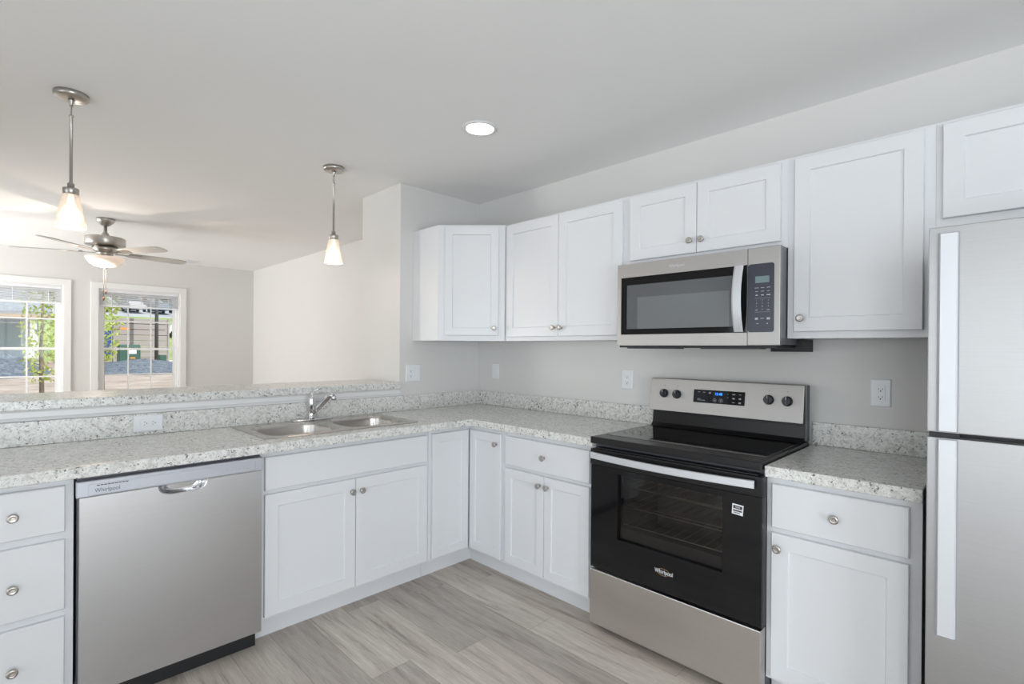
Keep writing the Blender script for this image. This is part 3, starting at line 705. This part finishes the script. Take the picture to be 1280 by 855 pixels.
plate_thing('white outlet and switch plate lying sideways on the left backsplash',FX(.020),-2.166,.971,.120,.080,[(0,0,'o')],True)
plate_thing('square white double plate with outlet and switch on the stub wall',FX(0),-.618,1.172,.122,.120,[(-.023,0,'o'),(.023,0,'s')])
plate_thing('narrow white switch plate on the range wall beside the corner',FY(0),.200,1.171,.074,.118,[(0,0,'s')],name='light_switch',cat='light switch')
plate_thing('white outlet plate on the wall between corner and range',FY(0),1.358,1.168,.076,.118,[(0,0,'o')])
plate_thing('white outlet plate on the wall between range and fridge',FY(0),2.609,1.168,.074,.118,[(0,0,'o')])

# ------------------------------------------------------------------ lights
def pendant(x,y,label,first=None):
    t = thing('pendant_light',label,'pendant lamp',(x,y,H),'pendant lights over the bar')
    MB().lathe([(.064,-.0005),(.065,-.018),(.058,-.024),(.012,-.026)],(x,y,H),seg=36).build('canopy',M_NICK,t)
    g=MB(); g.lathe([(.012,-.026),(.013,-.034),(.007,-.044),(.007,-.058)],(x,y,H),seg=16)
    g.tube([(x+.011*math.cos(a),y,H-.075+.020*math.sin(a)) for a in [2*PI*i/14 for i in range(15)]],.0025,6); g.build('hanging_link',M_NICK,t)
    g=MB(); g.lathe([(.0075,-.098),(.0085,-.100),(.0085,-.106),(.0065,-.108),(.0065,-.408),(.010,-.410)],(x,y,H),seg=14); g.build('rod',M_NICK,t)
    g=MB(); g.lathe([(.010,-.405),(.013,-.408),(.013,-.428),(.029,-.430),(.030,-.434),(.030,-.458),(.026,-.460)],(x,y,H),seg=28); g.build('socket_cap',M_NICK,t)
    g=MB(); g.lathe([(.028,-.456),(.032,-.468),(.058,-.606),(.0565,-.608),(.054,-.600),(.030,-.470),(.025,-.458)],(x,y,H),seg=32,cap0=False,cap1=False); g.build('glass_shade',M_SHADE,t)
    g=MB(); g.lathe([(.010,-.462),(.014,-.500),(.026,-.520),(.040,-.545),(.043,-.572),(.034,-.592),(.010,-.598)],(x,y,H),seg=20); g.build('bulb',M_BULB,t)
    l=light('pendant_glow','POINT',(0,0,0),1.3,(1,.80,.60),shadow_soft_size=.012); l.parent=t; l.location=(0,0,-.612)
    return t
pendant(-.02,-2.455,'left of two pendant lamps, hanging over the bar in front of the ceiling fan')
pendant(-.05,-1.190,'right of two pendant lamps, hanging over the bar near the stub wall')

def canlight(x,y,label,e=.7):
    t = thing('recessed_light',label,'ceiling light',(x,y,H),'recessed ceiling lights')
    MB().lathe([(.092,-.0005),(.090,-.005),(.074,-.008),(.071,-.004),(.071,-.0005)],(x,y,H),seg=40,cap0=False,cap1=False).build('trim_ring',M_TRIM,t)
    MB().lathe([(.071,-.0045),(.050,-.0065),(.01,-.007)],(x,y,H),seg=36,cap0=False).build('lens',M_LENS,t)
    l=light('can_beam','AREA',(0,0,0),e,(1,.96,.91),shape='DISK',size=.13); l.parent=t; l.location=(0,0,-.012)
    l.data.spread=math.radians(160)
canlight(1.046,-.928,'round recessed light glowing in the kitchen ceiling in front of the wall cabinets')
canlight(2.55,-2.35,'added unseen round recessed light in the kitchen ceiling in front of the refrigerator')  # this can and the next two are out of frame, added for light
canlight(3.9,-1.4,'added unseen round recessed light in the ceiling right of the refrigerator')
canlight(1.3,-3.7,'added unseen round recessed light in the dining side ceiling behind the peninsula end')

# ceiling fan
fx,fy_=-2.78,-2.02
t = thing('ceiling_fan','brushed nickel ceiling fan with five blades and a lit glass bowl in the living room','ceiling fan',(fx,fy_,H))
c=(fx,fy_,H)
MB().lathe([(.068,-.0005),(.068,-.016),(.060,-.032),(.038,-.055),(.020,-.066)],c,seg=32).build('canopy',M_NICK,t)
MB().lathe([(.013,-.060),(.013,-.120),(.022,-.128),(.030,-.150),(.034,-.172)],c,seg=20).build('downrod',M_NICK,t)
MB().lathe([(.030,-.160),(.070,-.166),(.140,-.170),(.147,-.174),(.148,-.178),(.148,-.238),(.144,-.243),(.120,-.247),(.085,-.250),(.080,-.256)],c,seg=40).build('motor_housing',M_NICK,t)
MB().lathe([(.095,-.257),(.100,-.285),(.060,-.305),(.056,-.335),(.075,-.343),(.110,-.346)],c,seg=32).build('light_fitter',M_NICK,t)
bl=MB().lathe([(.143,-.347),(.145,-.350),(.138,-.372),(.115,-.402),(.080,-.424),(.040,-.434),(.012,-.436)],c,seg=40,cap0=True).build('glass_bowl',M_BOWL,t)
MB().lathe([(.016,-.434),(.018,-.440),(.010,-.450),(.004,-.458)],c,seg=14).build('finial',M_NICK,bl)
for dx,l_ in ((.004,.64),(-.010,.70)):
    g=MB(); g.tube([(fx+dx,fy_+dx,H-.44),(fx+dx,fy_+dx,H-l_)],.0014,6); ch=g.build('pull_chain',mat('chain_dark',(.12,.10,.08),.6),t)
    MB().lathe([(.003,0),(.007,-.010),(.008,-.024),(.004,-.034)],(fx+dx,fy_+dx,H-l_),seg=10).build('chain_fob',mat('wood_fob',(.20,.10,.06),.4),ch)
FAN_A=30
for k in range(5):
    a=math.radians(FAN_A+72*k); ca,sa=math.cos(a),math.sin(a)
    mb_=Matrix(((ca,-sa,0,fx),(sa,ca,0,fy_),(0,0,1,H-.300),(0,0,0,1))) @ Matrix.Rotation(math.radians(-9),4,'X')
    g=MB(mb_); pts=[(.185,-.052),(.30,-.062),(.60,-.070),(.645,-.058),(.665,-.022),(.665,.022),(.645,.058),(.60,.070),(.30,.062),(.185,.052),(.175,.03),(.175,-.03)]
    g.prism(pts,-.004,.003); bd=g.build('blade',M_FANB,t,.001)
    g=MB(mb_); g.prism([(.075,-.018),(.15,-.014),(.19,-.040),(.25,-.045),(.275,-.02),(.275,.02),(.25,.045),(.19,.040),(.15,.014),(.075,.018)],-.010,-.0045); g.build('blade_iron',M_NICK,bd)
l=light('fan_light_glow','POINT',(0,0,0),10,(1,.84,.70),shadow_soft_size=.02); l.parent=t; l.location=(.05,-.06,-.48)

# ceiling register
t=thing('ceiling_vent','small white ceiling register near the far living room corner','vent',(-4.84,-.88,H))
MB().plate([-4.99,-4.97,-4.71,-4.69],[-.96,-.94,-.82,-.80],lambda u,v:not(-4.97<u<-4.71 and -.94<v<-.82),H-.006,H-.0005,'xy').build('vent_frame',M_PLAS,t)
g=MB()
for k in range(8): g.box(-4.97,-4.71,-.935+k*.0145,-.929+k*.0145,H-.005,H-.0008)
g.build('louvres',M_PLAS,t)

# ------------------------------------------------------------------ outdoors
def noisy(name, c1, c2, scale, rough=.9, bs=0):
    m,t_,b=nodes(name); n=tex(t_,'ShaderNodeTexNoise',scale,coords(t_),Detail=6,Roughness=.7); r=ramp(t_,[(.35,c1),(.65,c2)]); t_.links.new(n.outputs['Fac'],r.inputs[0]); t_.links.new(r.outputs[0],b.inputs['Base Color']); b.inputs['Roughness'].default_value=rough
    if bs: bump(t_,b,n.outputs['Fac'],bs,.05)
    return m
M_DIRT=noisy('bare_dirt',(.36,.28,.24),(.60,.52,.46),.9)
M_GRAV=noisy('blue_grey_gravel',(.07,.09,.12),(.24,.28,.34),5,bs=.8)
M_GRASS=noisy('hill_grass',(.20,.30,.09),(.42,.50,.20),.5)
M_ASPH=noisy('asphalt',(.40,.42,.45),(.52,.54,.57),.4)
M_LEAF=noisy('yellow_green_leaves',(.36,.46,.08),(.72,.80,.26),6)
M_LEAFD=noisy('dark_tree_leaves',(.05,.10,.05),(.16,.24,.10),.7)
M_BARK=noisy('bark',(.16,.13,.10),(.3,.26,.22),9)
M_GREEN=mat('transformer_green',(.05,.12,.09),.5); M_TAUPE=mat('enclosure_taupe',(.36,.33,.32),.6)
M_BLUEB=mat('dumpster_blue',(.05,.10,.32),.5); M_SIDE=mat('pale_siding',(.60,.66,.72),.7); M_ROOF=noisy('grey_shingles',(.30,.33,.37),(.42,.45,.50),3)
M_BRICK=noisy('red_brick',(.32,.12,.09),(.45,.20,.15),2); M_HWIN=mat('house_window_glass',(.34,.42,.41),.15); M_TIRE=M_BLKM
def gz(x):   # ground height
    pts=[(-5,-.25),(-12,-.05),(-26,0),(-44,.3),(-56,2.0),(-80,6.0),(-100,8.2),(-150,10)]
    for (a,za),(c_,zc) in zip(pts,pts[1:]):
        if x>=c_: q=(x-a)/(c_-a); return za+(zc-za)*max(0,q)
    return 10
def terrain(name,x0,x1,m_,n=12,y0=-60,y1=80):
    g=MB(); xs=[x0+(x1-x0)*i/n for i in range(n+1)]; ys=[y0+(y1-y0)*j/14 for j in range(15)]
    G=[[g.v((x,y,gz(x))) for y in ys] for x in xs]
    for i in range(n):
        for j in range(14): g.face((G[i][j],G[i+1][j],G[i+1][j+1],G[i][j+1]))
    o=g.build(name,m_); struct(o); return o
terrain('ground_dirt',XL-T,-44,M_DIRT,20); terrain('ground_grass',-44,-74,M_GRASS,20); terrain('ground_parking',-74,-100,M_ASPH,10); terrain('ground_hill',-100,-150,M_GRASS)
struct(MB().box(XL-T-2.2,XL-T-.01,YB-1,T+3,-.5,-.1).build('ground_path',M_ASPH))
def mound(x,y,rx,ry,h,label,seed):
    g=MB(); R=random.Random(seed); n=28; rings=[]
    for k in range(9):
        q=1-k/8.2; ring=[]
        for i in range(n):
            a=2*PI*i/n; rr=q*(1+.10*math.sin(3*a+seed)+R.uniform(-.04,.04)); z=h*(1-q**1.35)+R.uniform(-.03,.03)*(k>0)
            ring.append((x+rx*rr*math.cos(a),y+ry*rr*math.sin(a),gz(x)-.05+max(0,z)))
        rings.append(ring)
    g.loft(rings,False,True,True); tag(g.build('gravel_mound',M_GRAV),label,'gravel pile','gravel piles outdoors')
mound(-29.3,-3.3,3.3,2.5,1.25,'blue grey gravel pile seen low in the left living room window',1)
mound(-29.6,2.6,3.4,3.3,.68,'low blue grey gravel pile in front of the green box outside the right window',2)
# transformer
t=thing('electrical_transformer','green pad-mounted transformer box standing behind the gravel pile','transformer',(-34,2.70,gz(-34)))
g=MB(); X=-34; y0,y1=2.17,3.18
g.loft([[(X,y,.15),(X-1.0,y,.15),(X-1.0,y,1.45),(X-.12,y,1.45),(X,y,1.30)] for y in (y0,y1)]); g.build('body',M_GREEN,t,.03)
MB().box(X-1.1,X+.1,y0-.08,y1+.08,.0,.15).build('concrete_pad',M_ASPH,t)
MB().box(X+.002,X+.015,2.62,2.98,.90,1.20).build('warning_label',M_PLAS,t)
MB().box(X+.002,X+.015,2.68,2.92,.62,.70).build('orange_label',mat('orange_label',(.9,.35,.08),.5),t)
# taupe enclosure
t=thing('equipment_enclosure','tall taupe slatted utility enclosure behind the green transformer','enclosure',(-38,3.7,gz(-38)))
X=-38; g=MB()
for k in range(8): g.box(X-1.2,X,2.45,5.35,gz(X)+.05+k*.37,gz(X)+.39+k*.37,.02)
g.build('siding_boards',M_TAUPE,t); MB().box(X+.002,X+.012,2.72,3.22,2.42,2.56).build('orange_sign',mat('orange_sign',(.9,.30,.08),.5),t)
for y in (2.42,5.36): MB().box(X-.1,X+.05,y-.05,y+.05,gz(X),gz(X)+3.0).build('corner_post',M_TAUPE,t)
# dumpster
t=thing('blue_dumpster','blue dumpster with white lid left of the taupe enclosure','dumpster',(-44,1.6,gz(-44)))
X=-44; g=MB(); g.loft([[(X,y,.75),(X-1.6,y,.75),(X-1.8,y,2.3),(X+.1,y,2.6)] for y in (1.15,3.0)]); g.build('body',M_BLUEB,t,.03)
g=MB(); g.loft([[(X+.15,y,2.62),(X-1.85,y,2.32),(X-1.85,y,2.40),(X+.15,y,2.72)] for y in (1.1,3.05)]); g.build('lid',M_PLAS,t)
for y in (1.35,2.8): MB().box(X-.5,X-.2,y-.1,y+.1,gz(X),.75).build('leg',M_BLKM,t)
# pole
g=MB(); g.lathe([(.11,0),(.10,3),(.08,8)],(-36,4.33,gz(-36)),seg=10); tag(g.build('utility_pole',mat('pole_dark',(.07,.07,.07),.7)),'dark utility pole right of the taupe enclosure outdoors','pole')
g=MB(); g.box(-33.6,-33,3.95,4.30,gz(-33),.85,.03); tag(g.build('utility_box',M_GREEN),'small dark green box at the foot of the utility pole','utility box')
struct(MB().box(-60,-33,5.0,6.6,.0,.30).build('ground_driveway',mat('pale_concrete',(.75,.74,.72),.8)))
# small trees
def tree(x,y,h,r,z0,label,seed,n=520,mt=None,leaf=.05,name='young_tree',group='young trees outside',zlow=.35):
    R=random.Random(seed); t=thing(name,label,'tree',(x,y,z0),group)
    g=MB(); g.tube([(x,y,z0-.1),(x+.03,y-.02,z0+h*.4),(x,y+.03,z0+h*.95)],.04,8,radii=[.035*h/2.5,.025*h/2.5,.008])
    for k in range(9):
        a=R.uniform(0,2*PI); zz=z0+h*R.uniform(zlow,.85); g.tube([(x,y,zz),(x+r*.7*math.cos(a),y+r*.7*math.sin(a),zz+.25*r)],.008,5,radii=[.012,.004])
    g.build('trunk',M_BARK,t)
    g=MB()
    for k in range(n):
        u=R.random(); zz=z0+h*(zlow+(1-zlow)*u); rr=r*(math.sin(PI*min(1,max(.08,u*.85+.12)))**.6)*math.sqrt(R.random()); a=R.uniform(0,2*PI)
        p=V((x+rr*math.cos(a),y+rr*math.sin(a),zz)); d1=V((R.uniform(-1,1),R.uniform(-1,1),R.uniform(-1,1))).normalized(); d2=d1.orthogonal().normalized(); s=leaf*R.uniform(.6,1.2)
        f=[g.v(p-d1*s),g.v(p+d2*s*.55),g.v(p+d1*s),g.v(p-d2*s*.55)]; g.face(f)
    g.build('foliage',mt or M_LEAF,t); return t
tree(-12,-2.05,3.4,.42,gz(-12),'young yellow green tree outside the left living room window',3,760,zlow=.18)
tree(-11.5,-1.07,3.5,.36,gz(-12),'young yellow green tree at the left edge of the right living room window',4,820,zlow=.30)
# distant dark trees
for i,(y,h) in enumerate(((3,5),(7.5,6.5),(12,5.5),(16.5,7),(21,6),(-2,6),(-7,7))):
    tree(-104,y,h,2.0,gz(-104),'dark tree on the hill crest, number of a long row' if 0 else 'dark leafy tree in the row behind the parked cars',20+i,420,M_LEAFD,.55,'hill_tree','trees behind the parking lot',.05)
# house in left window
t=thing('house','pale blue sided house with grey roof seen through the left window','house',(-40,-6,gz(-40)))
X=-39; hy0,hy1=-16,-1.1; z0=gz(X)
MB().box(X-7,X,hy0,hy1,z0,3.35).build('wall',M_SIDE,t)
g=MB(); g.loft([[(X+2.2,y,3.1),(X+2.2,y,3.3),(X-3.5,y,6.0),(X-9,y,3.3),(X-9,y,3.1)] for y in (hy0-.5,hy1+.5)]); g.build('roof',M_ROOF,t)
MB().box(X+2.2,X+2.35,hy0-.5,hy1+.5,2.85,3.12).build('fascia',mat('tan_fascia',(.52,.42,.33),.6),t)
MB().box(X,X+2.2,hy0,hy1,z0-.3,z0+.35).build('porch_slab',M_ASPH,t)
for y in (-12,-8.5,-5.1,-3.4,-1.4):
    MB().box(X+1.85,X+2.1,y-.14,y+.14,z0+.35,2.86,.02).build('porch_post',M_TRIM,t)
for y in (-9.8,-6.6,-4.2,-2.4):
    fr=MB().box(X+.001,X+.06,y-.62,y+.62,z0+.85,2.75,.01).build('window',M_TRIM,t); MB().box(X+.061,X+.07,y-.52,y+.52,z0+.95,2.65).build('pane',M_HWIN,fr)
# red building
t=thing('brick_building','red brick building at the top of the hill behind the cars','building',(-112,17,gz(-112)))
MB().box(-118,-112,10,24,gz(-112)-1,14.5).build('wall',M_BRICK,t); MB().box(-118.3,-111.7,9.7,24.3,14.5,15).build('roof',M_PLAS,t)
for y in (12,15,18,21): MB().box(-111.99,-111.9,y-.7,y+.7,9.8,12).build('window',M_HWIN,t)
# cars
def car(x,y,rot,col,label,proto=None):
    if proto:
        r=proto.copy(); COL.objects.link(r); r['label']=label; r.location=(x,y,gz(x)); r.rotation_euler=(0,0,rot)
        for ch in proto.children:
            c_=ch.copy(); COL.objects.link(c_); c_.parent=r
            if ch.name.startswith('car_body'): c_.data=ch.data.copy(); c_.data.materials[0]=col
        return r
    t=thing('parked_car',label,'car',(0,0,0),'cars in the hillside parking lot')
    side=[(-2.2,.35),(2.2,.35),(2.25,.75),(1.9,.92),(1.1,1.0),(.45,1.42),(-1.0,1.45),(-1.8,1.0),(-2.2,.95)]
    g=MB(); g.loft([[(x_,yy,z_) for x_,z_ in side] for yy in (-.88,.88)]); g.build('car_body',col,t,.06)
    g=MB(); gp=[(.98,1.0),(.40,1.36),(-.95,1.38),(-1.62,1.0)]
    g.loft([[(x_,yy,z_) for x_,z_ in gp] for yy in (-.90,.90)]); g.build('car_windows',M_HWIN,t)
    for wx in (-1.4,1.4):
        for wy in (-.82,.82): MB().lathe([(.33,-.1),(.33,.1)],(wx,wy,.33),'Y',16).build('wheel',M_TIRE,t)
    t.location=(x,y,gz(x)); t.rotation_euler=(0,0,rot); return t
cc=[mat('car_silver',(.55,.58,.63),.3,.5),mat('car_white',(.8,.82,.85),.3),mat('car_blue',(.20,.30,.45),.3,.3),mat('car_dark',(.08,.09,.11),.3)]
CARW=['leftmost of the front row','second from the left of the front row','third from the left of the front row','fourth from the left of the front row','fifth from the left of the front row','sixth from the left of the front row']
CN=['silver','white','blue','dark']
p0=None; idx=0
for i in range(6):
    ci=(0,1,2,0,1,0)[i]; c_=car(-79,6.6+i*2.9,0.1,cc[ci],'%s parked car in the hillside lot, %s'%(CN[ci],CARW[i]),p0); p0=p0 or c_
for i in range(6):
    ci=(1,3,0,2,0,1)[i]; car(-92,7.6+i*3.1,0.1,cc[ci],'%s parked car in the back row of the hillside lot, %s'%(CN[ci],('leftmost','second from the left','third from the left','fourth from the left','fifth from the left','sixth from the left')[i]),p0)
car(-58,11.0,PI/2,cc[1],'white car parked lower on the slope right of the utility pole',p0)
